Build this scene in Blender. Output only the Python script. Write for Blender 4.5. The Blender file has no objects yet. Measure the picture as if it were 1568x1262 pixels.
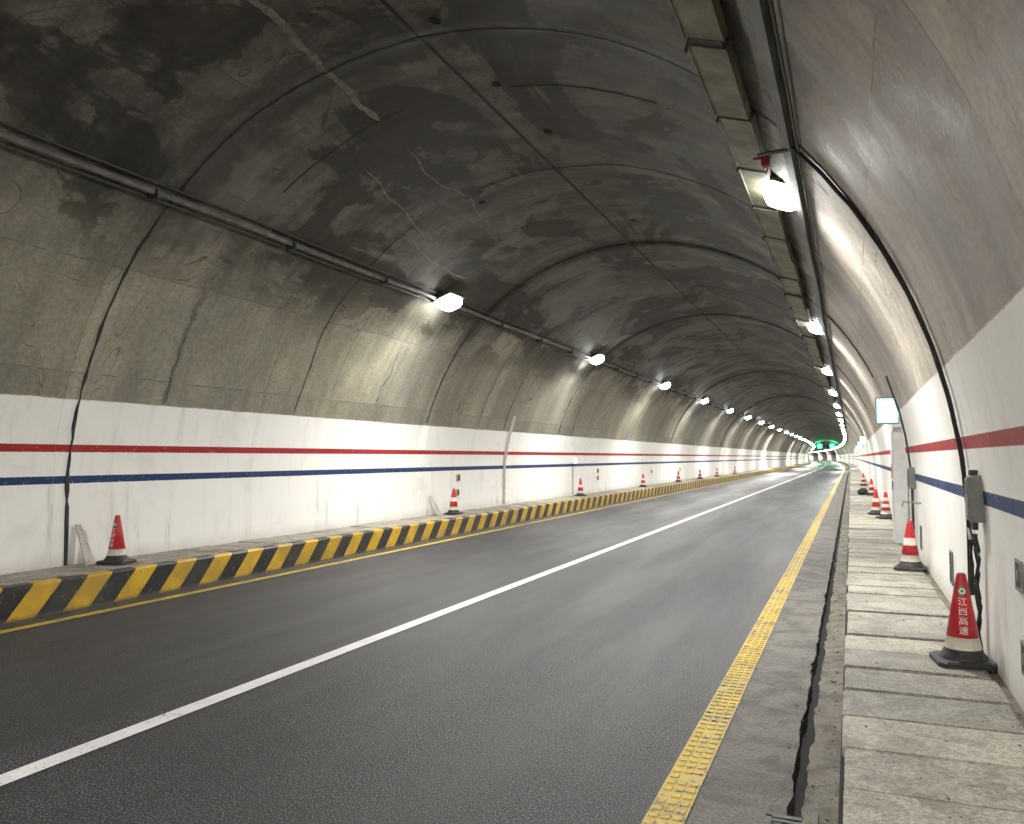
import bpy, bmesh, math, random
from mathutils import Vector, noise
random.seed(7)
C=bpy.context; D=bpy.data
sc=C.scene
sc.view_settings.view_transform='Standard'
try: sc.view_settings.look='None'
except Exception: pass
sc.view_settings.exposure=0

# ---------- geometry constants (metres) ----------
XC=-4.51; ZC=1.28; R=5.45; XL=XC-R; XR=XC+R
LH=0.40   # left raised kerb height
RH=0.35   # right walkway height
def dx(s): return -(max(0,s-120))**2/9000.0

# ---------- node helper ----------
class NB:
    def __init__(s,name):
        s.m=D.materials.new(name); s.m.use_nodes=True
        s.t=s.m.node_tree; s.n=s.t.nodes; s.l=s.t.links
        s.b=s.n['Principled BSDF']
        s.tc=s.n.new('ShaderNodeTexCoord')
        s.obj=s.tc.outputs['Object']; s.uv=s.tc.outputs['UV']
    def put(s,sock,v):
        if isinstance(v,bpy.types.NodeSocket): s.l.new(v,sock)
        elif isinstance(v,(tuple,list)) and len(v)==3 and sock.type=='RGBA': sock.default_value=(*v,1)
        else: sock.default_value=v
    def M(s,op,a,b=None,c=None,clamp=False):
        n=s.n.new('ShaderNodeMath'); n.operation=op; n.use_clamp=clamp
        s.put(n.inputs[0],a)
        if b is not None: s.put(n.inputs[1],b)
        if c is not None: s.put(n.inputs[2],c)
        return n.outputs[0]
    def sep(s,v):
        n=s.n.new('ShaderNodeSeparateXYZ'); s.put(n.inputs[0],v); return n.outputs
    def comb(s,x,y,z=0.0):
        n=s.n.new('ShaderNodeCombineXYZ')
        for i,k in enumerate((x,y,z)): s.put(n.inputs[i],k)
        return n.outputs[0]
    def scale(s,v,sc_):
        n=s.n.new('ShaderNodeMapping'); s.put(n.inputs['Vector'],v); n.inputs['Scale'].default_value=sc_; return n.outputs[0]
    def noise(s,v,scale,detail=4,rough=.55,dist=0):
        n=s.n.new('ShaderNodeTexNoise'); s.put(n.inputs['Vector'],v)
        n.inputs['Scale'].default_value=scale; n.inputs['Detail'].default_value=detail
        n.inputs['Roughness'].default_value=rough; n.inputs['Distortion'].default_value=dist
        return n.outputs['Fac']
    def white(s,v):
        n=s.n.new('ShaderNodeTexWhiteNoise'); n.noise_dimensions='3D'; s.put(n.inputs['Vector'],v); return n.outputs['Value']
    def ss(s,v,a,b,lo=0.,hi=1.):
        n=s.n.new('ShaderNodeMapRange'); n.interpolation_type='SMOOTHSTEP'; s.put(n.inputs[0],v)
        n.inputs[1].default_value=a; n.inputs[2].default_value=b; n.inputs[3].default_value=lo; n.inputs[4].default_value=hi
        return n.outputs[0]
    def mix(s,f,a,b,mode='MIX'):
        n=s.n.new('ShaderNodeMix'); n.data_type='RGBA'; n.blend_type=mode
        s.put(n.inputs[0],f); s.put(n.inputs[6],a); s.put(n.inputs[7],b); return n.outputs[2]
    def bump(s,h,st=.3,d=.01):
        n=s.n.new('ShaderNodeBump'); n.inputs['Strength'].default_value=st; n.inputs['Distance'].default_value=d
        s.put(n.inputs['Height'],h); s.l.new(n.outputs[0],s.b.inputs['Normal'])
    def col(s,v): s.put(s.b.inputs['Base Color'],v)
    def rough(s,v): s.put(s.b.inputs['Roughness'],v)

def simple(name,col,rough=.5,metal=0,var=.25,sc_=6,bump=.1):
    b=NB(name); n=b.noise(b.obj,sc_,4,.6)
    f=b.ss(n,.3,.75)
    b.col(b.mix(f,tuple(c*(1-var) for c in col),tuple(min(1,c*(1+var)) for c in col)))
    b.rough(rough); b.b.inputs['Metallic'].default_value=metal
    if bump: b.bump(b.noise(b.obj,sc_*8,2),bump,.01)
    return b.m

def emis(name,col,st):
    b=NB(name); b.col(col); b.put(b.b.inputs['Emission Color'],col); b.b.inputs['Emission Strength'].default_value=st
    try: b.m.cycles.emission_sampling='NONE'
    except Exception: pass
    return b.m

# ---------- tunnel lining material ----------
def lining_mat():
    b=NB('lining_concrete_paint')
    uv=b.sep(b.uv); u,v=uv[0],uv[1]
    o=b.sep(b.obj); z=o[2]; x=o[0]; y=o[1]
    big=b.noise(b.obj,.28,4,.6,.6)
    med=b.noise(b.obj,1.3,6,.65,.3)
    fine=b.noise(b.obj,16,4,.75)
    streak=b.noise(b.comb(b.M('MULTIPLY',u,2.2),b.M('MULTIPLY',v,.22)),1.0,5,.65)
    up=b.ss(z,4.0,5.2)
    zz=b.M('ADD',z,b.M('MULTIPLY',b.M('SUBTRACT',big,.5),2.4))
    crown_mask=b.ss(zz,4.5,5.5)  # base colour grows darker with height towards the crown
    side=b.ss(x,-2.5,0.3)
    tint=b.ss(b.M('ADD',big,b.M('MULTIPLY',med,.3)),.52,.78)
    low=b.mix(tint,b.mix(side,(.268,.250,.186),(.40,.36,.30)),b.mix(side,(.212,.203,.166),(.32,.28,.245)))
    base=b.mix(crown_mask,low,(.108,.104,.092))
    # panel variation
    wob=b.M('MULTIPLY',med,.08)
    jx=b.M('ADD',u,wob); jv=b.M('ADD',v,wob)
    cu=b.M('DIVIDE',jx,2.0); cv=b.M('DIVIDE',jv,1.55)
    w=b.white(b.comb(b.M('FLOOR',cu),b.M('FLOOR',cv),0.5))
    base=b.mix(1.0,base,b.mix(w,(.84,.84,.84),(1.14,1.14,1.13)),'MULTIPLY')
    fu=b.M('PINGPONG',cu,.5); fv=b.M('PINGPONG',cv,.5)
    lines=b.M('MAXIMUM',b.ss(fu,.0,.008,1,0),b.ss(fv,.0,.009,1,0))
    lines=b.M('MULTIPLY',lines,b.ss(streak,.40,.6))
    # mottling : strong in the crown, gentle on the haunches
    var=b.M('MAXIMUM',up,b.M('MULTIPLY',side,.55))  # right-side term paints streaky highlights into the colour
    mo=b.mix(b.ss(med,.36,.62),(.66,.66,.66),(1.26,1.25,1.23))
    ml=b.mix(b.ss(med,.34,.66),(.84,.84,.85),(1.12,1.12,1.11))
    base=b.mix(1.0,base,b.mix(var,ml,mo),'MULTIPLY')
    base=b.mix(1.0,base,b.mix(b.ss(fine,.32,.68),(.82,.82,.82),(1.16,1.16,1.16)),'MULTIPLY')
    so=b.mix(b.ss(streak,.38,.62),(.76,.76,.77),(1.18,1.17,1.16))
    sl=b.mix(b.ss(streak,.36,.64),(.88,.88,.89),(1.10,1.10,1.09))
    base=b.mix(1.0,base,b.mix(var,sl,so),'MULTIPLY')
    # damp staining in the crown
    st=b.noise(b.scale(b.obj,(1,.55,1)),.55,6,.60,.9)
    sb=b.M('SUBTRACT',st,b.M('MULTIPLY',b.M('SUBTRACT',big,.5),.5))
    # the strip on the right shoulder of the vault is blackest
    rs=b.M('MULTIPLY',b.ss(x,-3.9,-2.6),b.ss(x,-1.2,-1.9,0,1))
    sb=b.M('ADD',sb,b.M('MULTIPLY',rs,.06))
    blot=b.M('MULTIPLY',b.M('ADD',b.M('MULTIPLY',b.ss(sb,.46,.58),.55),b.M('MULTIPLY',b.ss(sb,.522,.534),.45)),up)
    base=b.mix(b.M('MULTIPLY',blot,.74),base,(.020,.0185,.016))
    blot3=b.M('MULTIPLY',b.ss(sb,.60,.615),up)
    base=b.mix(b.M('MULTIPLY',blot3,.5),base,(.06,.050,.040))
    blot2=b.M('MULTIPLY',b.ss(sb,.39,.43,1,0),up)
    base=b.mix(b.M('MULTIPLY',blot2,.4),base,(.17,.162,.14))
    # staining that follows the construction joints
    rj=b.M('PINGPONG',b.M('DIVIDE',b.M('SUBTRACT',u,8.2),10.0),.5)
    rjn=b.M('ADD',rj,b.M('MULTIPLY',b.M('SUBTRACT',st,.5),.22))
    js=b.M('MULTIPLY',b.ss(rjn,.015,.035,1,0),b.M('MULTIPLY',up,b.ss(med,.35,.55)))
    base=b.mix(b.M('MULTIPLY',js,.6),base,(.022,.02,.018))
    # black runs down from the crown onto the haunch
    runs=b.M('MULTIPLY',b.ss(streak,.57,.65),b.M('MULTIPLY',b.ss(z,3.4,4.9),b.ss(big,.48,.56)))
    base=b.mix(b.M('MULTIPLY',runs,.45),base,(.04,.037,.032))
    r=b.M('ABSOLUTE',b.M('SUBTRACT',sb,.515))
    ef=b.M('MULTIPLY',b.M('MULTIPLY',b.ss(r,.0,.005,1,0),b.ss(med,.45,.58)),up)
    base=b.mix(b.M('MULTIPLY',ef,.30),base,(.25,.23,.20))
    r3=b.M('ABSOLUTE',b.M('SUBTRACT',big,.47))
    ck=b.M('MULTIPLY',b.ss(r3,.0,.003,1,0),b.ss(streak,.45,.55))
    base=b.mix(b.M('MULTIPLY',ck,.7),base,(.03,.028,.025))
    base=b.mix(b.M('MULTIPLY',lines,.75),base,(.035,.033,.03))
    cj=b.M('ABSOLUTE',b.M('SUBTRACT',v,1.28+math.pi*R/2))
    cl=b.ss(b.M('ADD',cj,b.M('MULTIPLY',med,.01)),.026,.038,1,0)
    base=b.mix(b.M('MULTIPLY',cl,.95),base,(.006,.006,.006))
    # whitewash band
    e=b.M('ADD',z,b.M('MULTIPLY',b.M('ADD',b.M('SUBTRACT',med,.5),b.M('MULTIPLY',b.M('SUBTRACT',fine,.5),.4)),.05))
    wm=b.ss(e,2.655,2.675,1,0)
    dirt=b.noise(b.comb(b.M('MULTIPLY',u,4.0),b.M('MULTIPLY',v,.5)),1.0,5,.7)
    wc=b.mix(b.ss(dirt,.50,.80),(.82,.81,.775),(.66,.635,.575))
    wc=b.mix(b.ss(med,.52,.72),wc,(.74,.725,.685))
    drip=b.M('MULTIPLY',b.ss(dirt,.61,.68),b.ss(z,.3,2.0,1,0.05))
    wc=b.mix(b.M('MULTIPLY',drip,.45),wc,(.44,.41,.35))
    wc=b.mix(b.M('MULTIPLY',b.ss(b.M('ADD',z,b.M('MULTIPLY',med,.4)),.5,.85,1,0),.5),wc,(.38,.35,.30))
    es=b.M('ADD',z,b.M('MULTIPLY',b.M('SUBTRACT',fine,.5),.012))
    def band(lo,hi):
        return b.M('MULTIPLY',b.ss(es,lo,lo+.006),b.ss(es,hi-.006,hi,1,0))
    wear=b.ss(fine,.28,.40,.6,1)
    wc=b.mix(b.M('MULTIPLY',band(1.945,2.055),wear),wc,b.mix(med,(.38,.014,.018),(.26,.02,.024)))
    wc=b.mix(b.M('MULTIPLY',band(1.515,1.625),wear),wc,b.mix(med,(.009,.030,.13),(.015,.036,.10)))
    wl=b.ss(b.M('PINGPONG',b.M('DIVIDE',jx,4.0),.5),.0,.002,1,0)
    wc=b.mix(b.M('MULTIPLY',wl,.35),wc,(.35,.33,.3))
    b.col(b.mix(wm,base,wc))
    b.rough(b.ss(med,.3,.7,.60,.78))
    b.b.inputs['Specular IOR Level'].default_value=.30
    b.bump(b.M('ADD',b.M('MULTIPLY',fine,.35),b.M('MULTIPLY',med,1.0)),.40,.02)
    return b.m
M_LIN=lining_mat()

def asphalt_mat():
    b=NB('asphalt')
    o=b.sep(b.obj)
    f=b.noise(b.obj,75,2,.8)
    l=b.noise(b.scale(b.obj,(1,.10,1)),1.3,4,.6)
    g=b.noise(b.obj,.5,4,.6)
    c=b.mix(b.ss(f,.40,.56),(.003,.003,.004),(.031,.032,.035))
    c=b.mix(b.ss(f,.575,.63),c,(.23,.23,.24))  # pale aggregate; bright sparkle is put into this colour too
    c=b.mix(1.0,c,b.mix(b.ss(l,.35,.65),(.66,.66,.67),(1.22,1.22,1.22)),'MULTIPLY')
    c=b.mix(1.0,c,b.mix(b.ss(g,.35,.65),(.76,.76,.77),(1.16,1.16,1.15)),'MULTIPLY')
    c=b.mix(b.M('MULTIPLY',b.ss(b.M('ADD',o[0],b.M('MULTIPLY',l,.4)),-8.55,-8.2,1,0),.5),c,(.12,.11,.09))
    b.col(c); b.rough(b.M('ADD',b.ss(l,.3,.7,.34,.50),b.M('MULTIPLY',g,.1)))
    b.b.inputs['Specular IOR Level'].default_value=.34
    b.bump(f,.9,.014)
    return b.m
M_ASP=asphalt_mat()

def paint_mat(name,col,worn,asph=(.05,.05,.05),th=.62):
    b=NB(name); n=b.noise(b.obj,22,5,.75); m=b.noise(b.obj,2.5,3,.6)
    k=b.ss(b.M('ADD',n,b.M('MULTIPLY',m,.25)),th+.07,th+.14)
    c=b.mix(b.ss(m,.3,.7),col,worn); b.col(b.mix(k,c,asph)); b.rough(.55)
    b.bump(b.noise(b.obj,80,2),.3,.005); return b.m
M_WHITE=paint_mat('white_road_paint',(.82,.82,.82),(.70,.70,.69),(.06,.06,.06),.66)
M_YEL=paint_mat('yellow_road_paint',(.58,.41,.05),(.44,.33,.08),(.12,.11,.09),.60)

def conc_mat(name,a,bc,stain=(.07,.065,.055),sc_=1.0,per=None):
    b=NB(name)
    m=b.noise(b.obj,2.2*sc_,6,.68,.5); f=b.noise(b.obj,45*sc_,3,.8)
    c=b.mix(b.ss(m,.35,.62),a,bc)
    c=b.mix(1.0,c,b.mix(b.ss(f,.34,.66),(.62,.62,.62),(1.28,1.28,1.26)),'MULTIPLY')
    c=b.mix(b.M('MULTIPLY',b.ss(b.noise(b.obj,4*sc_,6,.7,.8),.55,.63),.5),c,stain)
    if per:
        o=b.sep(b.obj); w=b.white(b.comb(b.M('FLOOR',b.M('DIVIDE',o[1],per)),1.0,2.0))
        c=b.mix(1.0,c,b.mix(w,(.80,.81,.82),(1.14,1.12,1.08)),'MULTIPLY')
    b.col(c); b.rough(.75); b.bump(b.M('ADD',m,b.M('MULTIPLY',f,.6)),.6,.012); return b.m
M_SHO=conc_mat('shoulder_concrete',(.07,.066,.058),(.15,.14,.122),(.035,.032,.028))
M_LEDGE=conc_mat('rough_gutter_concrete',(.065,.056,.042),(.18,.16,.12),(.025,.022,.018),2.0)
M_SLAB=conc_mat('slab_concrete',(.245,.235,.20),(.39,.365,.31),(.14,.125,.10),1.0,.6)
M_LWALK=conc_mat('kerb_top_concrete',(.22,.205,.17),(.38,.35,.30),(.08,.07,.055),1.0)
M_MORTAR=conc_mat('mortar_patch',(.12,.115,.095),(.20,.19,.16),(.05,.045,.04),2.0)
M_LIME=conc_mat('lime_patch',(.10,.09,.08),(.22,.195,.17),(.06,.054,.048),2.0)
M_PINK=conc_mat('plaster_patch',(.40,.35,.32),(.52,.46,.42),(.3,.27,.24),1.5)
M_BLACK=simple('black_rubber',(.015,.015,.016),.6)
M_PIT=simple('dark_gap',(.008,.0075,.007),.9)  # near-black colour for gaps, hole discs and under-slab sheets
M_STEEL=simple('galvanised_steel',(.12,.115,.10),.6,.1,.35,5)
M_TRAY=simple('olive_painted_steel',(.17,.162,.11),.6,.0,.4,3)
M_DARKST=simple('dark_steel',(.04,.04,.037),.6,.1,.3)
M_TRUNK=simple('weathered_trunking',(.075,.078,.066),.65,.0,.35,3)
M_GREYBOX=simple('grey_enamel',(.19,.195,.185),.45,.1,.2)
M_WHITEBOX=simple('white_enamel',(.70,.71,.70),.4,0,.08)
M_REDP=simple('red_paint',(.30,.02,.02),.45,0,.2)
M_CRED=simple('cone_red',(.46,.018,.026),.42,0,.25,12,.15)
M_CWH=simple('cone_reflective_white',(.66,.61,.52),.4,0,.15,15,.1)
M_CBL=simple('cone_black_rubber',(.022,.022,.023),.6,0,.3,10,.2)
M_TXT=simple('white_lettering',(.78,.76,.72),.5,0,.05)
M_GRN=simple('green_logo',(.02,.22,.10),.5,0,.1)
M_OCH=simple('ochre_plastic',(.42,.30,.12),.5)
M_LENS=emis('lamp_lens_glass',(.98,1.0,.97),60)
M_SIGN=emis('sign_backlit_cyan',(.42,.80,.74),1.3)
M_SIGNW=emis('sign_backlit_white',(.85,1.0,.95),3.0)
M_SIGG=emis('signal_green',(.02,1.0,.35),12)

def kerb_mat():
    b=NB('kerb_hazard_stripes'); o=b.sep(b.obj)
    n=b.noise(b.obj,9,5,.7); m=b.noise(b.obj,2,4,.6)
    t=b.M('SUBTRACT',o[1],b.M('MULTIPLY',o[2],.95))
    t=b.M('ADD',t,b.M('MULTIPLY',b.M('SUBTRACT',n,.5),.03))
    p=b.M('PINGPONG',b.M('DIVIDE',t,.75),.5)
    k=b.ss(p,.245,.255)
    y=b.mix(b.ss(m,.35,.65),(.56,.34,.010),(.38,.24,.02))
    bl=b.mix(b.ss(m,.4,.7),(.008,.008,.008),(.03,.028,.025))
    c=b.mix(k,y,bl)
    c=b.mix(b.M('MULTIPLY',b.ss(n,.60,.68),.7),c,(.13,.115,.085))
    c=b.mix(b.M('MULTIPLY',b.ss(b.M('ADD',o[2],b.M('MULTIPLY',n,.10)),.05,.10,1,0),.75),c,(.08,.07,.05))
    b.col(c); b.rough(.5); b.bump(n,.4,.01); return b.m
M_KERB=kerb_mat()

# ---------- mesh helpers ----------
def mk(name,verts,faces,mats,mi=None,smooth=False,uvs=None,parent=None):
    me=D.meshes.new(name); me.from_pydata(verts,[],faces)
    for m in (mats if isinstance(mats,(list,tuple)) else [mats]): me.materials.append(m)
    if mi:
        for p,i in zip(me.polygons,mi): p.material_index=i
    if smooth:
        for p in me.polygons: p.use_smooth=True
    if uvs:
        l=me.uv_layers.new(name='UVMap')
        for p in me.polygons:
            for li in p.loop_indices: l.data[li].uv=uvs[me.loops[li].vertex_index]
    me.update()
    ob=D.objects.new(name,me); sc.collection.objects.link(ob)
    if parent: ob.parent=parent
    return ob
class Geo:
    def __init__(s): s.v=[];s.f=[];s.mi=[]
    def add(s,vs,fs,mi=0):
        o=len(s.v); s.v+= [tuple(p) for p in vs]; s.f+=[tuple(i+o for i in f) for f in fs]; s.mi+=[mi]*len(fs)
    def box(s,x0,x1,y0,y1,z0,z1,mi=0,bev=0):
        bm=bmesh.new(); bmesh.ops.create_cube(bm,size=1)
        for v in bm.verts: v.co=Vector(((x0+x1)/2+v.co.x*(x1-x0),(y0+y1)/2+v.co.y*(y1-y0),(z0+z1)/2+v.co.z*(z1-z0)))
        if bev: bmesh.ops.bevel(bm,geom=bm.edges[:],offset=bev,segments=2,affect='EDGES')
        bm.verts.index_update(); s.add([v.co.copy() for v in bm.verts],[[v.index for v in f.verts] for f in bm.faces],mi); bm.free()
    def tube(s,pts,r,mi=0,n=8):
        pts=[Vector(p) for p in pts]; vs=[];fs=[]
        for i,p in enumerate(pts):
            t=(pts[min(i+1,len(pts)-1)]-pts[max(i-1,0)]).normalized()
            a=t.cross(Vector((0,0,1)))
            if a.length<.01: a=t.cross(Vector((1,0,0)))
            a.normalize(); c=t.cross(a)
            for k in range(n):
                q=2*math.pi*k/n; vs.append(p+a*math.cos(q)*r+c*math.sin(q)*r)
        for i in range(len(pts)-1):
            for k in range(n): fs.append((i*n+k,i*n+(k+1)%n,(i+1)*n+(k+1)%n,(i+1)*n+k))
        fs.append(tuple(range(n))[::-1]); fs.append(tuple((len(pts)-1)*n+k for k in range(n)))
        s.add(vs,fs,mi)
    def lathe(s,prof,mis,n=32,cx=0,cy=0):
        vs=[]
        for r,z in prof:
            for k in range(n):
                q=2*math.pi*k/n; vs.append((cx+r*math.cos(q),cy+r*math.sin(q),z))
        o=len(s.v); s.v+=vs
        for i in range(len(prof)-1):
            for k in range(n):
                s.f.append((o+i*n+k,o+i*n+(k+1)%n,o+(i+1)*n+(k+1)%n,o+(i+1)*n+k)); s.mi.append(mis[i])
    def make(s,name,mats,smooth=False,parent=None): return mk(name,s.v,s.f,mats,s.mi,smooth,parent=parent)

def srange(a,b,near=.5):
    L=[];s=a
    while s<b:
        L.append(s); s+= near if s<60 else (2 if s<200 else 5)
    L.append(b); return L
S0,S1=-40,900
SS=srange(S0,S1)
def strip(name,x0,x1,z,mat,s0=S0,s1=S1,z1=None,near=.5):
    vs=[];fs=[]
    for s in srange(s0,s1,near):
        vs+=[(x0+dx(s),s,z),(x1+dx(s),s,z if z1 is None else z1)]
    for i in range(len(vs)//2-1): fs.append((2*i,2*i+1,2*i+3,2*i+2))
    return mk(name,vs,fs,mat)

# ---------- lining ----------
RING=[8.2+10*k for k in range(-5,90)]
NA=84
def arch(phi,s,inset=0.0):  # phi: angle from vertical, negative = left
    k=int((s-8.2)//10); rnd=random.Random(k*13+5).uniform(-.02,.02)
    k2=int((s-8.2)//2); rnd+=random.Random(k2*7+1).uniform(-.004,.004)
    p=Vector((math.sin(phi)*R,math.cos(phi)*R,s))
    wob=noise.noise(Vector((p.x*.5,p.y*.5,s*.35)))*.026+noise.noise(Vector((p.x*.15+9,p.y*.15,s*.8)))*.018
    amt=min(1,max(0,(math.pi/2-abs(phi))/.3))
    if phi>0: amt*=1-.5*min(1,max(0,(phi-.6)/.3))
    r=R+(rnd+wob)*amt-inset
    return Vector((XC+r*math.sin(phi)+dx(s),s,ZC+r*math.cos(phi)))
vs=[];uv=[];fs=[]
def prof(s):
    P=[((XL+dx(s),s,-.15),-.15),((XL+dx(s),s,.4),.4),((XL+dx(s),s,.85),.85)]
    for i in range(NA+1):
        ph=-math.pi/2+math.pi*i/NA
        a=arch(ph,s); P.append((tuple(a),1.28+R*math.pi*i/NA))
    e=1.28+R*math.pi
    P+=[((XR+dx(s),s,.85),e+.43),((XR+dx(s),s,.4),e+.88),((XR+dx(s),s,-.15),e+1.43)]
    return P
SL=list(SS)
for r in RING:
    if S0<r<120: SL+= [r-.004,r+.004]
SL=sorted(set(SL)); n=None
for s in SL:
    P=prof(s); n=len(P)
    for p,v in P: vs.append(p); uv.append((s,v))
for i in range(len(SL)-1):
    for k in range(n-1): fs.append((i*n+k,i*n+k+1,(i+1)*n+k+1,(i+1)*n+k))
tl=mk('tunnel_lining',vs,fs,M_LIN,None,True,uv)

def wallpt(h,s,side,inset=0):
    if h<ZC: return Vector(((XR-inset if side>0 else XL+inset)+dx(s),s,h))
    return arch(side*(math.pi/2-math.asin(min(1,(h-ZC)/R))),s,inset)
def polyarc(s,inset,full=True,n=120):
    pts=[]
    if full:
        for h in (.36,.8,1.2): pts.append(wallpt(h,s,-1,inset))
    lim=math.pi/2 if full else 1.30
    for i in range(n+1): pts.append(arch(-lim+2*lim*i/n,s,inset))
    if full:
        for h in (1.2,.8,.36): pts.append(wallpt(h,s,1,inset))
    return pts
g=Geo()
JL=[(q,1.0) for q in RING if -15<q<330]+[(9.72,.45),(12.9,.35),(19.6,.5),(23.1,.35),(29.7,.5),(39.6,.5),(44,.4),(49.7,.5)]
for idx,(r,ws) in enumerate(JL):
    rn=random.Random(idx+3); near=r<60
    first=abs(r-8.2)<.1
    W=(.026 if first else (.022 if near else .045))*ws
    A=polyarc(r,.004,first,n=120 if near else 50)
    vv=[];ff=[]
    for i,p in enumerate(A):
        wl=W*(1+.6*rn.uniform(-1,1)); off=noise.noise(Vector((i*.08,r,0)))*(.035 if ws==1 else .12)+.01*rn.uniform(-1,1)
        c=Vector((XC+dx(r),0,ZC)); d=Vector((c.x-p.x,0,(c.z-p.z) if p.z>ZC else 0)).normalized()
        th=.014 if ws==1 else .007
        vv+=[p+Vector((0,off-wl,0)),p+d*th+Vector((0,off-wl*.6,0)),p+d*th+Vector((0,off+wl*.6,0)),p+Vector((0,off+wl,0))]
    for i in range(len(A)-1):
        if (not first) and noise.noise(Vector((i*.06,r*3,2)))<(-.22 if ws==1 else -.05): continue
        if ws<1 and i>90: continue
        for k in range(3): ff.append((4*i+k,4*i+k+1,4*i+5+k,4*i+4+k))
    g.add(vv,ff,0)
g.make('lining_joint_strip',[M_BLACK])
g=Geo()
def arcstrip(g,path,w,mi,inset=.006,seed=0,jit=.9):
    rn=random.Random(seed); pts=[arch(ph,s,inset) for ph,s in path]; vv=[];ff=[]
    for i,p in enumerate(pts):
        t=(pts[min(i+1,len(pts)-1)]-pts[max(i-1,0)]).normalized()
        c=Vector((XC+dx(p.y)-p.x,0,ZC-p.z)).normalized(); sd=t.cross(c).normalized()
        a=w*(1+jit*(rn.random()-.5))/2; b=w*(1+jit*(rn.random()-.5))/2
        e=min(1,(i+.3)/3,(len(pts)-.7-i)/3); a*=e;b*=e
        vv+=[p-sd*a,p+c*.005,p+sd*b]
    for i in range(len(pts)-1):
        for k in range(2): ff.append((3*i+k,3*i+k+1,3*i+4+k,3*i+3+k))
    g.add(vv,ff,mi)
def dens(path,n):
    out=[]
    for (a,b) in zip(path[:-1],path[1:]):
        for i in range(n): t=i/n; out.append((a[0]+(b[0]-a[0])*t,a[1]+(b[1]-a[1])*t))
    out.append(path[-1]); return out
for r,a,b,m,w in ((9.7,-1.31,-.9,0,.10),(21.2,-1.3,-.7,0,.08),(38.9,-1.3,.3,0,.08)):
    n_=110; arcstrip(g,[(a+(b-a)*i/n_, r+.05*noise.noise(Vector((i*.12,r,1)))) for i in range(n_+1)],w,m,seed=int(r))
def wavy(p,n=14,amp=.02,ams=.12,seed=1):
    q=dens(p,n); return [(a+amp*noise.noise(Vector((i*.16,seed,0))),s+ams*noise.noise(Vector((i*.15,seed,5)))) for i,(a,s) in enumerate(q)]
LIME=[([(-.20,6.2),(-.215,7.4),(-.25,8.6),(-.27,9.7)],.085),
      ([(-.29,10.6),(-.33,12.0),(-.31,13.0),(-.36,14.6)],.028),
      ([(-.42,10.5),(-.48,12.2),(-.55,13.8)],.028),
      ([(-.55,12.8),(-.60,14.2),(-.62,16.0)],.035),
      ([(-1.25,15.6),(-1.12,15.8),(-1.0,15.7)],.05)]
for i,(p,w) in enumerate(LIME): arcstrip(g,wavy(p,amp=.014,ams=.09,seed=i+2),w,1,seed=i,jit=.7)
g.make('crack_repair_patches',[M_MORTAR,M_LIME],True)
g=Geo()
for r,w in ((23.6,.11),(71,.2),(104,.2)):
    vv=[];ff=[]
    rn=random.Random(int(r))
    for i in range(30):
        h=.42+i*(2.75/29); p=wallpt(h,r+.02*rn.uniform(-1,1)+.015*h,-1,.012)
        vv+=[p+Vector((0,-w*rn.uniform(.9,1.1),0)),p+Vector((0,w*rn.uniform(.9,1.1),0))]
    for i in range(29): ff.append((2*i,2*i+1,2*i+3,2*i+2))
    g.add(vv,ff,0)
g.make('wall_plaster_patch',[M_PINK])
g=Geo()
for s,a in ((9.6,.35),(11.3,.45),(16.3,.5),(7.9,.35),(20.5,.5),(26,.5),(33,.5),(13.4,-1.6)):
    p=arch(a/R,s); n_=16; vv=[];ff=[]
    for rr,zz in ((.07,.004),(.055,.009),(.045,0),(.0,.001)):
        for k in range(n_):
            q=2*math.pi*k/n_; vv.append(p+Vector((rr*math.cos(q),rr*math.sin(q)*1.0,-zz-.008-rr*math.cos(q)*a/R)))
    for j in range(3):
        for k in range(n_): ff.append((j*n_+k,j*n_+(k+1)%n_,(j+1)*n_+(k+1)%n_,(j+1)*n_+k))
    g.add(vv,ff,0)
g.make('ceiling_anchor_holes',[M_PIT])

# ---------- road ----------
strip('ground',XL-.3,XR+.3,-.16,M_PIT)
strip('road',-8.93,-.82,0,M_ASP)
strip('lane_line',-4.69,-4.53,.005,M_WHITE)
strip('edge_line',-8.55,-8.40,.005,M_YEL)
strip('edge_line',-1.035,-.83,.005,M_YEL)
g=Geo(); s=3.6; rn=random.Random(2)
while s<45:
    for j in range(3):
        if rn.random()<.94:
            x=-1.02+.064*j; g.box(x,x+.048,s,s+.05,.004,.013)
    s+=.095
g.make('edge_line_rumble_ribs',[M_YEL])
g=Geo()
for x,s in ((-4.61,16.6),(-8.1,5.3),(-4.61,31)):
    g.box(x-.05,x+.05,s-.05,s+.05,.0055,.022,0,.012)
g.make('road_stud',[M_WHITEBOX])

def ragged(name,xa,xb,z,mat,s0,s1,ja=0,jb=0,step=.06,z2=None,seed=0,thick=.12):
    vs=[];fs=[];s=s0
    while s<=s1:
        f1=noise.noise(Vector((s*2.1,seed,0)))+.7*noise.noise(Vector((s*8,seed,3)))
        f2=noise.noise(Vector((s*1.7,seed+7,0)))+.7*noise.noise(Vector((s*7,seed,8)))
        a=xa+ja*f1; b=xb+jb*f2; d=dx(s)
        zb=z if z2 is None else z2
        vs+=[(a+d,s,z-thick),(a+d,s,z),(b+d,s,zb),(b+d,s,zb-thick)]
        s+=step if s<40 else step*12
    n_=len(vs)//4
    for i in range(n_-1):
        for k in range(3): fs.append((4*i+k,4*i+k+1,4*i+5+k,4*i+4+k))
    return mk(name,vs,fs,mat)
ragged('road_shoulder',-.82,-.355,.002,M_SHO,-10,500,0,.025,seed=1)
ragged('gutter_ledge',-.272,-.085,.03,M_LEDGE,-10,500,.028,0,seed=2,z2=.05)
strip('gutter_bottom',-.50,-.15,-.11,M_PIT)
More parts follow.
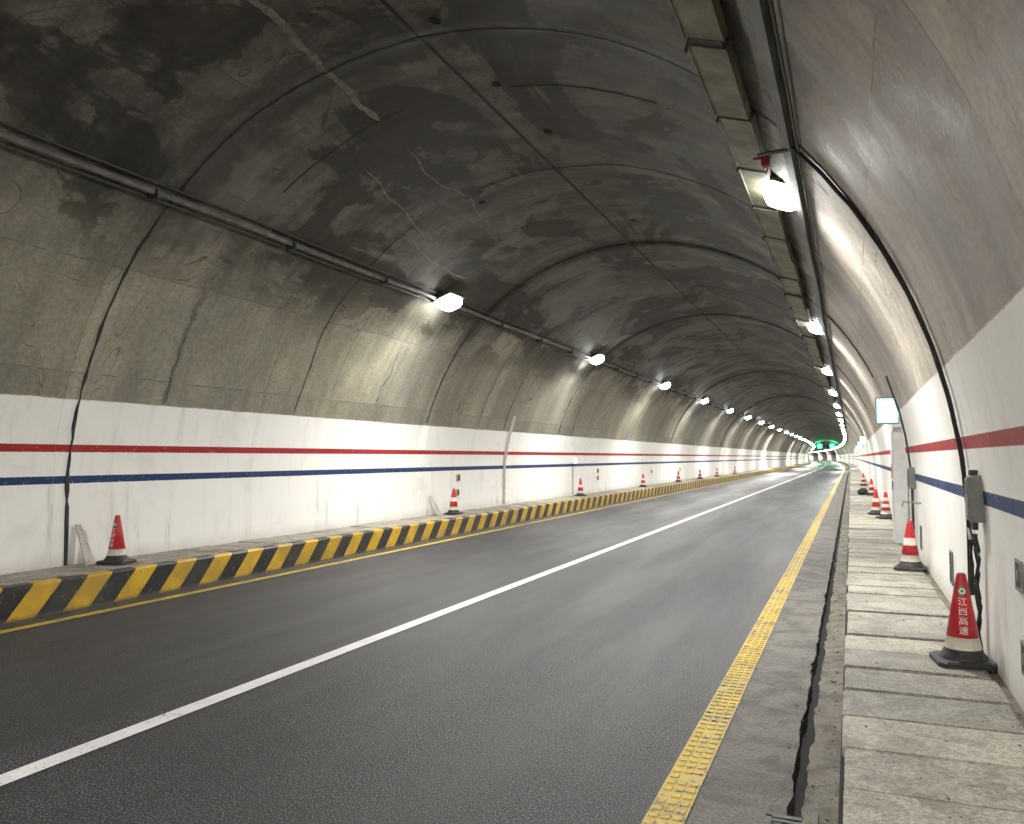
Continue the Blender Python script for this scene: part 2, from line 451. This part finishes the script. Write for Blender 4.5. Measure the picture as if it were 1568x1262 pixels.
g=Geo(); rn=random.Random(5)
for i in range(260):
    s=3.5+rn.random()**1.5*26; x=rn.choice([rn.uniform(-.27,-.1),rn.uniform(-.17,-.1),rn.uniform(-.42,-.35)]); q=rn.uniform(.005,.016)
    z=.045 if x>-.3 else .002
    bm=bmesh.new()
    for _ in range(7): bm.verts.new(Vector((x+rn.uniform(-q,q),s+rn.uniform(-q,q),z+rn.uniform(-.6*q,.7*q))))
    bmesh.ops.convex_hull(bm,input=bm.verts); bm.verts.index_update()
    g.add([v.co.copy() for v in bm.verts],[[v.index for v in f.verts] for f in bm.faces]); bm.free()
g.make('gutter_gravel',[M_LEDGE])
g=Geo()
g.box(-.45,-.42,3.9,4.62,-.03,.008); g.box(-.22,-.19,3.9,4.62,-.03,.055); g.box(-.45,-.19,4.6,4.64,-.03,.008)
for i in range(9): g.box(-.42,-.22,3.95+i*.075,3.98+i*.075,-.02,.007)
g.make('drain_grate',[M_DARKST])

# right walkway slabs
g=Geo(); rn=random.Random(11); s=-6.0; per=.6
while s<500:
    L=per if s<60 else 5.0
    d=dx(s+L/2); gap=.016 if s<60 else .02
    zj=rn.uniform(-.008,.008); x0=-.07+rn.uniform(-.012,.012)
    if s<60:
        g.box(x0+d,.885+d+rn.uniform(-.02,.01),s+gap*rn.uniform(.6,1.6),s+L-gap*rn.uniform(.4,1.2),RH-.07,RH+zj,0,.009)
    else:
        g.box(x0+d,.9+d,s+gap,s+L,RH-.07,RH,0)
    s+=L
g.make('walkway_slabs',[M_SLAB])
ragged('walkway_kerb',-.085,-.05,RH-.075,M_PIT,-10,500,0,0,thick=.4,seed=4)
ragged('walkway_edge_fill',.80,XR+.01,RH-.012,M_LEDGE,-10,500,.01,0,thick=.3,seed=6)
g=Geo(); rn=random.Random(8)
for i in range(260):
    s=4+rn.random()**1.5*30; x=rn.choice([rn.uniform(.82,.92),rn.uniform(-.02,.9)]); q=rn.uniform(.004,.012)
    bm=bmesh.new()
    for _ in range(7): bm.verts.new(Vector((x+rn.uniform(-q,q),s+rn.uniform(-q,q),RH+.004+rn.uniform(-.2*q,q))))
    bmesh.ops.convex_hull(bm,input=bm.verts); bm.verts.index_update()
    g.add([v.co.copy() for v in bm.verts],[[v.index for v in f.verts] for f in bm.faces]); bm.free()
g.make('walkway_debris',[M_LEDGE])

# left kerb + walkway
vs=[];fs=[]
for s in srange(S0,S1,.5):
    d=dx(s); j=.006*noise.noise(Vector((s*1.7,0,0)))
    vs+=[(-8.90+d,s,-.02),(-8.915+d+j,s,LH-.03),(-8.94+d+j,s,LH-.004),(-9.06+d,s,LH+.0),]
n_=len(vs)//4
for i in range(n_-1):
    for k in range(3): fs.append((4*i+k,4*i+4+k,4*i+5+k,4*i+k+1))
mk('hazard_kerb',vs,fs,M_KERB)
g=Geo();rn=random.Random(3);s=-8
while s<500:
    L=.7 if s<60 else 6; d=dx(s)
    g.box(-9.40+d,-9.062+d,s+.008,s+L-.008,LH-.06,LH+rn.uniform(.0,.012),0,.006 if s<60 else 0)
    g.box(-9.94+d,-9.41+d,s+.008,s+L-.008,LH-.06,LH+rn.uniform(-.006,.01),0,.006 if s<60 else 0)
    s+=L
g.make('raised_walkway_slabs',[M_LWALK])
strip('raised_walkway_base',XL,-9.05,LH-.03,M_PIT)

# ---------- tunnel lights ----------
def light_mesh(name):
    g=Geo()
    g.box(-.24,.24,-.36,.36,0.0,.05,0,.01)
    for i in range(11): g.box(-.19,.19,-.28+i*.055,-.265+i*.055,.05,.10,0)
    n=24; vs=[];fs=[]; rings=[(1,0),(.98,.05),(.90,.11),(.72,.155),(.42,.18),(.02,.185)]  # dome made oversized so its shape carries the lamp glare
    for q,zz in rings:
        for k in range(n):
            a=2*math.pi*k/n; ca,sa=math.cos(a),math.sin(a)
            e=.5
            vs.append((.225*q*math.copysign(abs(ca)**e,ca),.34*q*math.copysign(abs(sa)**e,sa),-zz))
    for j in range(len(rings)-1):
        for k in range(n): fs.append((j*n+k,(j+1)*n+k,(j+1)*n+(k+1)%n,j*n+(k+1)%n))
    g.add(vs,fs,1)
    g.box(-.02,.02,-.39,-.37,-.01,.20,2); g.box(-.02,.02,.37,.39,-.01,.20,2); g.box(-.02,.02,-.39,.39,.2,.212,2)
    return g.make(name,[M_STEEL,M_LENS,M_DARKST])
proto=None
def tunnel_light(x,s,z,tilt,power):
    global proto
    if proto is None:
        proto=light_mesh('tunnel_light'); ob=proto
    else:
        ob=D.objects.new('tunnel_light',proto.data); sc.collection.objects.link(ob)
    ob.location=(x+dx(s),s,z); ob.rotation_euler=(0,tilt,0)
    if power:
        L=D.lights.new('lamp','AREA'); L.shape='RECTANGLE'; L.size=.30; L.size_y=.48; L.energy=power; L.color=(1.0,.985,.94)
        lo=D.objects.new('lamp',L); sc.collection.objects.link(lo); lo.parent=ob; lo.location=(0,0,-.19)
P0=430
k=0; s=15.8-11.2*4
while s<860:
    if abs(s-4.6)>.1:
        k+=1; tunnel_light(-7.96,s,5.25,math.radians(-22),P0 if s<95 else (P0*4 if (k%4==0 and s<330) else (P0*9 if k%8==0 else 0)))
    s+=11.2
k=0; s=10.5-11.2*3
while s<860:
    k+=1; tunnel_light(-.70,s,5.14,math.radians(22),P0 if s<95 else (P0*4 if (k%4==2 and s<330) else (P0*9 if k%8==2 else 0)))
    s+=11.2

# left conduit tray along lamp line
ph_l=-math.asin(3.66/R)
g=Geo()
def run(g,ph,inset,r,s0,s1,mi,step=1.0,n=8):
    pts=[];s=s0
    while s<=s1: pts.append(arch(ph,s,inset)+Vector((0,0,.01*math.sin(s*.9)))); s+=step if s<80 else 8
    g.tube(pts,r,mi,n)
run(g,ph_l,.10,.045,-10,320,0); run(g,ph_l-.022,.07,.022,-10,320,1); run(g,ph_l+.02,.06,.016,-10,320,1)
s=-9
while s<100:
    p=arch(ph_l,s,.03); q=arch(ph_l,s,.14)
    g.box(min(p.x,q.x)-.05,max(p.x,q.x)+.05,s-.03,s+.03,p.z-.14,p.z-.02,1,.006)
    s+=2.8
g.make('conduit_pipe_run',[M_STEEL,M_DARKST])
# right cable tray : row of closed boxes hung under the lining
g=Geo(); s=-6.2; ph_r=math.asin(3.62/R); rn=random.Random(9)
while s<320:
    L=1.6 if s<90 else 8.0
    c=arch(ph_r,s+L/2,.17); w=.155; ta=.30
    dz=rn.uniform(-.02,.02); dxx=rn.uniform(-.012,.012)
    def P(a,b,yy): return Vector((c.x+dxx+a*math.cos(ta)+b*math.sin(ta),yy,c.z+dz-a*math.sin(ta)+b*math.cos(ta)))
    def tb(a0,a1,b0,b1,y0,y1,mi):
        vv=[P(a,b,y) for y in (y0,y1) for a,b in ((a0,b0),(a1,b0),(a1,b1),(a0,b1))]
        g.add(vv,[(0,1,2,3),(7,6,5,4),(0,4,5,1),(1,5,6,2),(2,6,7,3),(3,7,4,0)],mi)
    y0=s+.06;y1=s+L-.06
    tb(-w,w,-.01,.07,y0,y1,0); tb(-w-.012,-w-.001,-.02,.08,y0,y1,0); tb(w+.001,w+.012,-.02,.08,y0,y1,0)
    if s<90:
        tb(-w+.02,w-.02,.0,.06,s-.06,s+.06,2)
        tb(-w-.04,w+.04,.082,.10,s+.10,s+.14,1); tb(-w-.04,-w-.02,-.04,.082,s+.10,s+.14,1)
        tb(w*.3,w*.4,.101,.22,s+.10,s+.14,1)
    s+=L
g.make('cable_tray',[M_TRAY,M_DARKST,M_BLACK])
# flat trunking right of the tray
g=Geo(); vv=[];ff=[]; s=-6; pa=math.asin(4.02/R)
while s<=320:
    for (dp,ins) in ((-.012,.0),(-.012,.06),(.012,.06),(.012,.0)): vv.append(arch(pa+dp,s,ins))
    s+=1.0 if s<80 else 8
for i in range(len(vv)//4-1):
    for k in range(3): ff.append((4*i+k,4*i+k+1,4*i+5+k,4*i+4+k))
g.add(vv,ff,1)
run(g,pa+.028,.03,.012,-6,320,0)
g.make('power_cable_run',[M_BLACK,M_TRUNK])
g=Geo()
c=arch(ph_r+.05,8.9,.2); g.box(c.x+.02,c.x+.10,8.85,8.97,c.z-.10,c.z+.03,0,.01); g.box(c.x-.06,c.x+.12,8.89,8.92,c.z-.01,c.z+.01,0); g.box(c.x+.04,c.x+.07,8.8,9.1,c.z-.03,c.z+.0,0)
g.make('red_junction_box',[M_REDP])
g=Geo()
pts=[arch(ph_r+.05,8.8,.2)]
for i in range(40):
    t=i/39; ph=ph_r+.12+(math.pi/2-ph_r-.12)*t; pts.append(arch(ph,8.32-.42*t+.02*math.sin(i*1.3),.035))
for h in (1.2,1.0,.9,.75): pts.append(wallpt(h,7.75+.02*math.sin(h*9),1,.04))
g.tube(pts,.02,0)
for k,(o,r_) in enumerate(((.0,.012),(.045,.010),(-.05,.012))):
    q=[wallpt(1.28-.06*j,7.35+o+.02*math.sin(j*1.1+k),1,.05+.01*math.sin(j+k)) for j in range(16)]
    g.tube(q,r_,0)
g.make('wall_cable',[M_BLACK])
g=Geo()
x1=XR-.005
g.box(x1-.10,x1,7.2,7.40,1.38,1.74,0,.012); g.box(x1-.112,x1-.10,7.22,7.38,1.40,1.72,0,.004)
for i in range(6): g.box(x1-.118,x1-.112,7.24,7.36,1.60+i*.018,1.608+i*.018,1)
g.box(x1-.08,x1-.04,7.24,7.36,1.32,1.38,1,.004)
g.box(x1-.09,x1-.03,7.26,7.34,1.74,1.78,1,.004)
g.make('electrical_junction_box',[M_GREYBOX,M_DARKST])
for (s,h,w,hh) in ((5.85,1.16,.16,.15),(5.75,.68,.14,.16),(9.6,.75,.2,.3),(13.6,.7,.2,.3)):
    g=Geo(); x=XR-.004
    g.box(x-.012,x,s-w/2-.02,s+w/2+.02,h-hh/2-.02,h-hh/2,0); g.box(x-.012,x,s-w/2-.02,s+w/2+.02,h+hh/2,h+hh/2+.02,0)
    g.box(x-.012,x,s-w/2-.02,s-w/2,h-hh/2,h+hh/2,0); g.box(x-.012,x,s+w/2,s+w/2+.02,h-hh/2,h+hh/2,0)
    g.box(x-.004,x,s-w/2,s+w/2,h-hh/2,h+hh/2,1); g.box(x-.018,x-.004,s-.02,s+.02,h-.03,h+.03,0,.003)
    g.make('wall_socket_plate',[M_GREYBOX,M_DARKST])
g=Geo()
g.box(x1-.10,x1,14.4,14.65,1.38,1.72,0,.01); g.box(x1-.106,x1-.10,14.43,14.62,1.42,1.68,1)
g.tube([wallpt(h,14.5,1,.05) for h in (1.38,1.1,.8,.5,.36)],.02,1)
g.tube([wallpt(h,14.6,1,.05) for h in (1.38,1.1,.8,.5,.36)],.016,1)
g.tube([wallpt(h,14.55,1,.05) for h in (1.72,2.2,2.6,3.2)],.016,1)
g.tube([(XR-.02,13.2,1.22),(XR-.25,13.2,1.24),(XR-.27,13.2,1.17)],.012,0)
g.make('electrical_junction_box',[M_GREYBOX,M_DARKST])

E=D.objects.new('emergency_exit_sign',None); sc.collection.objects.link(E)
g=Geo(); g.box(.42,.80,15.9,16.02,2.46,2.93,0,.01); g.box(.44,.78,15.892,15.9,2.48,2.91,1)
g.box(.50,.72,15.886,15.892,2.54,2.85,2); g.box(.565,.655,15.88,15.886,2.59,2.80,1); g.box(.59,.63,15.876,15.88,2.63,2.76,2)
g.tube([(.7,15.96,2.93),(.7,15.96,3.1)],.012,0); g.make('sign_box',[M_GREYBOX,M_SIGN,M_SIGNW],parent=E)
g=Geo(); g.box(.76,.86,15.93,15.99,2.6,2.66,0); g.make('bracket',[M_DARKST],parent=E)
g=Geo()
g.box(.70,.925,16.2,17.0,RH,2.42,0,.012); g.box(.688,.70,16.26,16.94,RH+.35,2.34,0,.006)
g.box(.675,.688,16.3,16.33,1.3,1.45,1); g.box(.76,.90,16.188,16.2,.5,1.0,0); g.box(.684,.688,16.4,16.8,1.5,1.75,2)
g.make('fire_hose_cabinet',[M_WHITEBOX,M_DARKST,M_REDP])
for s,z in ((44,2.7),(60,2.7),(82,2.7),(110,2.7)):
    g=Geo(); x=.40; g.box(x,x+.36,s,s+.12,z-.22,z+.22,0,.01); g.box(x+.02,x+.34,s-.008,s,z-.2,z+.2,1); g.box(x+.1,x+.26,s-.013,s-.008,z-.13,z+.13,2)
    g.box(x+.36,.86,s+.04,s+.08,z-.03,z+.03,0)
    g.make('emergency_exit_sign',[M_GREYBOX,M_SIGN,M_SIGNW])
g=Geo(); g.box(XL+.004,XL+.14,30.2,30.62,1.62,1.86,0,.02); g.box(XL+.004,XL+.10,30.25,30.55,1.86,1.94,0,.01); g.box(XL+.14,XL+.148,30.28,30.54,1.66,1.82,1)
g.tube([(XL+.03,30.4,1.62),(XL+.03,30.4,.42)],.012,2); g.make('wall_signal_box',[M_WHITEBOX,M_SIGNW,M_STEEL])
for s,h in ((20.3,.92),(20.35,1.32),(33.8,1.0),(33.8,1.3),(44,1.1),(52,1.1)):
    g=Geo(); x=XL+.004
    g.box(x,x+.05,s-.07,s+.07,h-.09,h+.09,0,.008); g.box(x+.05,x+.056,s-.05,s+.05,h-.07,h+.07,1)
    g.make('wall_socket_box',[M_OCH,M_DARKST])
for s,w,h,c in ((8.25,.16,.55,M_PINK),(18.6,.2,.5,M_PINK)):
    g=Geo(); g.add([(-9.62,s,LH+.01),(-9.62,s+w,LH+.01),(-9.90,s+w*.8,LH+h),(-9.90,s+w*.3,LH+h),(-9.64,s,LH+.01),(-9.64,s+w,LH+.01),(-9.92,s+w*.8,LH+h),(-9.92,s+w*.3,LH+h)],
      [(0,1,2,3),(7,6,5,4),(0,3,7,4),(1,5,6,2),(3,2,6,7),(0,4,5,1)],0)
    g.make('leaning_board',[c])

# lane signals far away
for x in (-6.3,-2.75):
    s=262; E=D.objects.new('lane_signal',None); sc.collection.objects.link(E)
    g=Geo(); X=x+dx(s); g.box(X-.75,X+.75,s,s+.25,4.4,5.9,0,.04)
    n=24; vv=[(X+.62*math.cos(2*math.pi*k/n),s-.03,5.15+.62*math.sin(2*math.pi*k/n)) for k in range(n)]  # disc drawn larger to include the green bloom
    g.add(vv,[tuple(range(n))],1)
    g.tube([(X,s+.1,5.9),(X,s+.1,6.5)],.05,0)
    g.make('signal_housing',[M_DARKST,M_SIGG],parent=E)
    L=D.lights.new('green_glow','POINT'); L.energy=1500; L.color=(.05,1,.4); L.shadow_soft_size=.5
    lo=D.objects.new('green_lamp',L); sc.collection.objects.link(lo); lo.parent=E; lo.location=(X,s-1.0,5.15)

# ---------- cones ----------
HC=.66
def rz(z): return .125-(z-.10)*(.125-.032)/(HC-.10)
def cone_geo():
    g=Geo()
    oct_=[]
    a=.20;c=.045
    for (x,y) in ((a,a-c),(a-c,a),(-a+c,a),(-a,a-c),(-a,-a+c),(-a+c,-a),(a-c,-a),(a,-a+c)): oct_.append((x,y))
    v=[(x,y,0) for x,y in oct_]+[(x,y,.03) for x,y in oct_]+[(x*.93,y*.93,.042) for x,y in oct_]
    f=[tuple(range(7,-1,-1)),tuple(range(16,24))]
    for j in (0,1):
        for k in range(8): f.append((j*8+k,j*8+(k+1)%8,(j+1)*8+(k+1)%8,(j+1)*8+k))
    g.add(v,f,0)
    pr=[(.165,.042),(.158,.06),(.140,.085),(rz(.10)+.004,.10),(rz(.10),.115),(rz(.20),.20),(rz(.20)+.001,.201),(rz(.5),.5),(rz(.56),.56),(rz(.60),.60),(rz(HC),HC-.01),(rz(HC)-.006,HC),(.022,HC),(.02,HC-.06)]
    ms=[0,0,0,0,1,2,2,2,2,2,2,2,0]
    g.lathe(pr,ms,36)
    return g
cone_me=None
def cone(x,s,z,rot=0,style=0,text=False,tilt=0):
    global cone_me
    E=D.objects.new('traffic_cone',None); sc.collection.objects.link(E); E.location=(x+dx(s),s,z); E.rotation_euler=(tilt,0,rot)
    if cone_me is None:
        b=cone_geo().make('body',[M_CBL,M_CWH,M_CRED],True,parent=E); cone_me=b.data
        for p in cone_me.polygons:
            if p.index<18: p.use_smooth=False
    else:
        b=D.objects.new('body',cone_me); sc.collection.objects.link(b); b.parent=E
    def band(z0,z1,m,nm):
        g=Geo(); g.lathe([(rz(z0)+.002,z0),(rz(z1)+.002,z1)],[0],36); g.make(nm,[m],True,parent=E)
    if style==1: band(.33,.43,M_CWH,'white_band')
    if style==2: band(.28,.36,M_CWH,'white_band'); band(.44,.52,M_CWH,'upper_white_band')
    if text:
        def wrap(ob,z0,sx=1):
            for v in ob.data.vertices:
                x_,y_,_=v.co; zz=z0+y_; r=rz(zz)+.003; q=x_*sx/r-.15
                v.co=Vector((r*math.sin(q),-r*math.cos(q),zz))
        for i,ch in enumerate('江西高速'):
            cu=D.curves.new('lettering','FONT'); cu.body=ch; cu.size=.062; cu.align_x='CENTER'; cu.align_y='CENTER'
            to=D.objects.new('lettering_tmp',cu); sc.collection.objects.link(to)
            C.view_layer.update()
            dg=C.evaluated_depsgraph_get(); me=D.meshes.new_from_object(to.evaluated_get(dg))
            D.objects.remove(to)
            lo=D.objects.new('lettering',me); sc.collection.objects.link(lo)
            me.materials.clear(); me.materials.append(M_TXT)
            wrap(lo,.455-i*.068,1.05); lo.parent=E
        vs=[(0,0,0)];fs=[]
        for rr in (.012,.022,.032):
            for k in range(20): vs.append((rr*math.cos(k*math.pi/10),rr*math.sin(k*math.pi/10),0))
        for k in range(20): fs.append((0,1+k,1+(k+1)%20))
        for j in (0,1):
            for k in range(20): fs.append((1+j*20+k,1+(j+1)*20+k,1+(j+1)*20+(k+1)%20,1+j*20+(k+1)%20))
        mi=[0]*20+[1]*20+[0]*20
        lo=mk('logo',vs,fs,[M_GRN,M_TXT],mi,parent=E); wrap(lo,.535)
cone(.74,7.0,RH+.008,.12,0,True,.0)
cone(.72,12.5,RH+.008,-.1,1)
cone(.78,22.6,RH+.008,.3,2); cone(.60,24.2,RH+.008,.1,1); cone(.74,36,RH+.008,.1,1); cone(.6,48,RH+.008,0,1)
for x,s,t in ((-9.46,8.6,1),(-9.5,19.2,0),(-9.5,30.0,0),(-9.5,40.2,0),(-9.5,49.2,0),(-9.5,56.8,0),(-9.5,64.5,0),(-9.5,75,0)):
    cone(x,s,LH+.012,.2*t,1 if not t else 0,text=bool(t))
bm=bmesh.new(); bmesh.ops.create_icosphere(bm,subdivisions=3,radius=1)
for v in bm.verts:
    k=1+.25*noise.noise(v.co*2.0); v.co=Vector((v.co.x*.2*k,v.co.y*.25*k,max(-.12,v.co.z*.17*k)+.12))
me=D.meshes.new('rubbish_sack'); bm.to_mesh(me); bm.free(); me.materials.append(M_BLACK)
for p in me.polygons: p.use_smooth=True
o=D.objects.new('rubbish_sack',me); sc.collection.objects.link(o); o.location=(.42,36.5,RH)

# ---------- world ----------
w=D.worlds.new('World'); sc.world=w; w.use_nodes=True
nt=w.node_tree; sky=nt.nodes.new('ShaderNodeTexSky'); sky.sky_type='NISHITA'; sky.sun_disc=False
sky.sun_elevation=math.radians(20); sky.sun_rotation=math.radians(180)
nt.links.new(sky.outputs[0],nt.nodes['Background'].inputs[0]); nt.nodes['Background'].inputs[1].default_value=.05

# ---------- camera ----------
cam=D.cameras.new('Camera'); co=D.objects.new('Camera',cam); sc.collection.objects.link(co)
co.location=(0,0,1.88); co.rotation_euler=(math.radians(90+3.13),0,math.radians(22.3))
cam.sensor_width=36; cam.lens=29.0; cam.clip_start=.05; cam.clip_end=2000
sc.camera=co
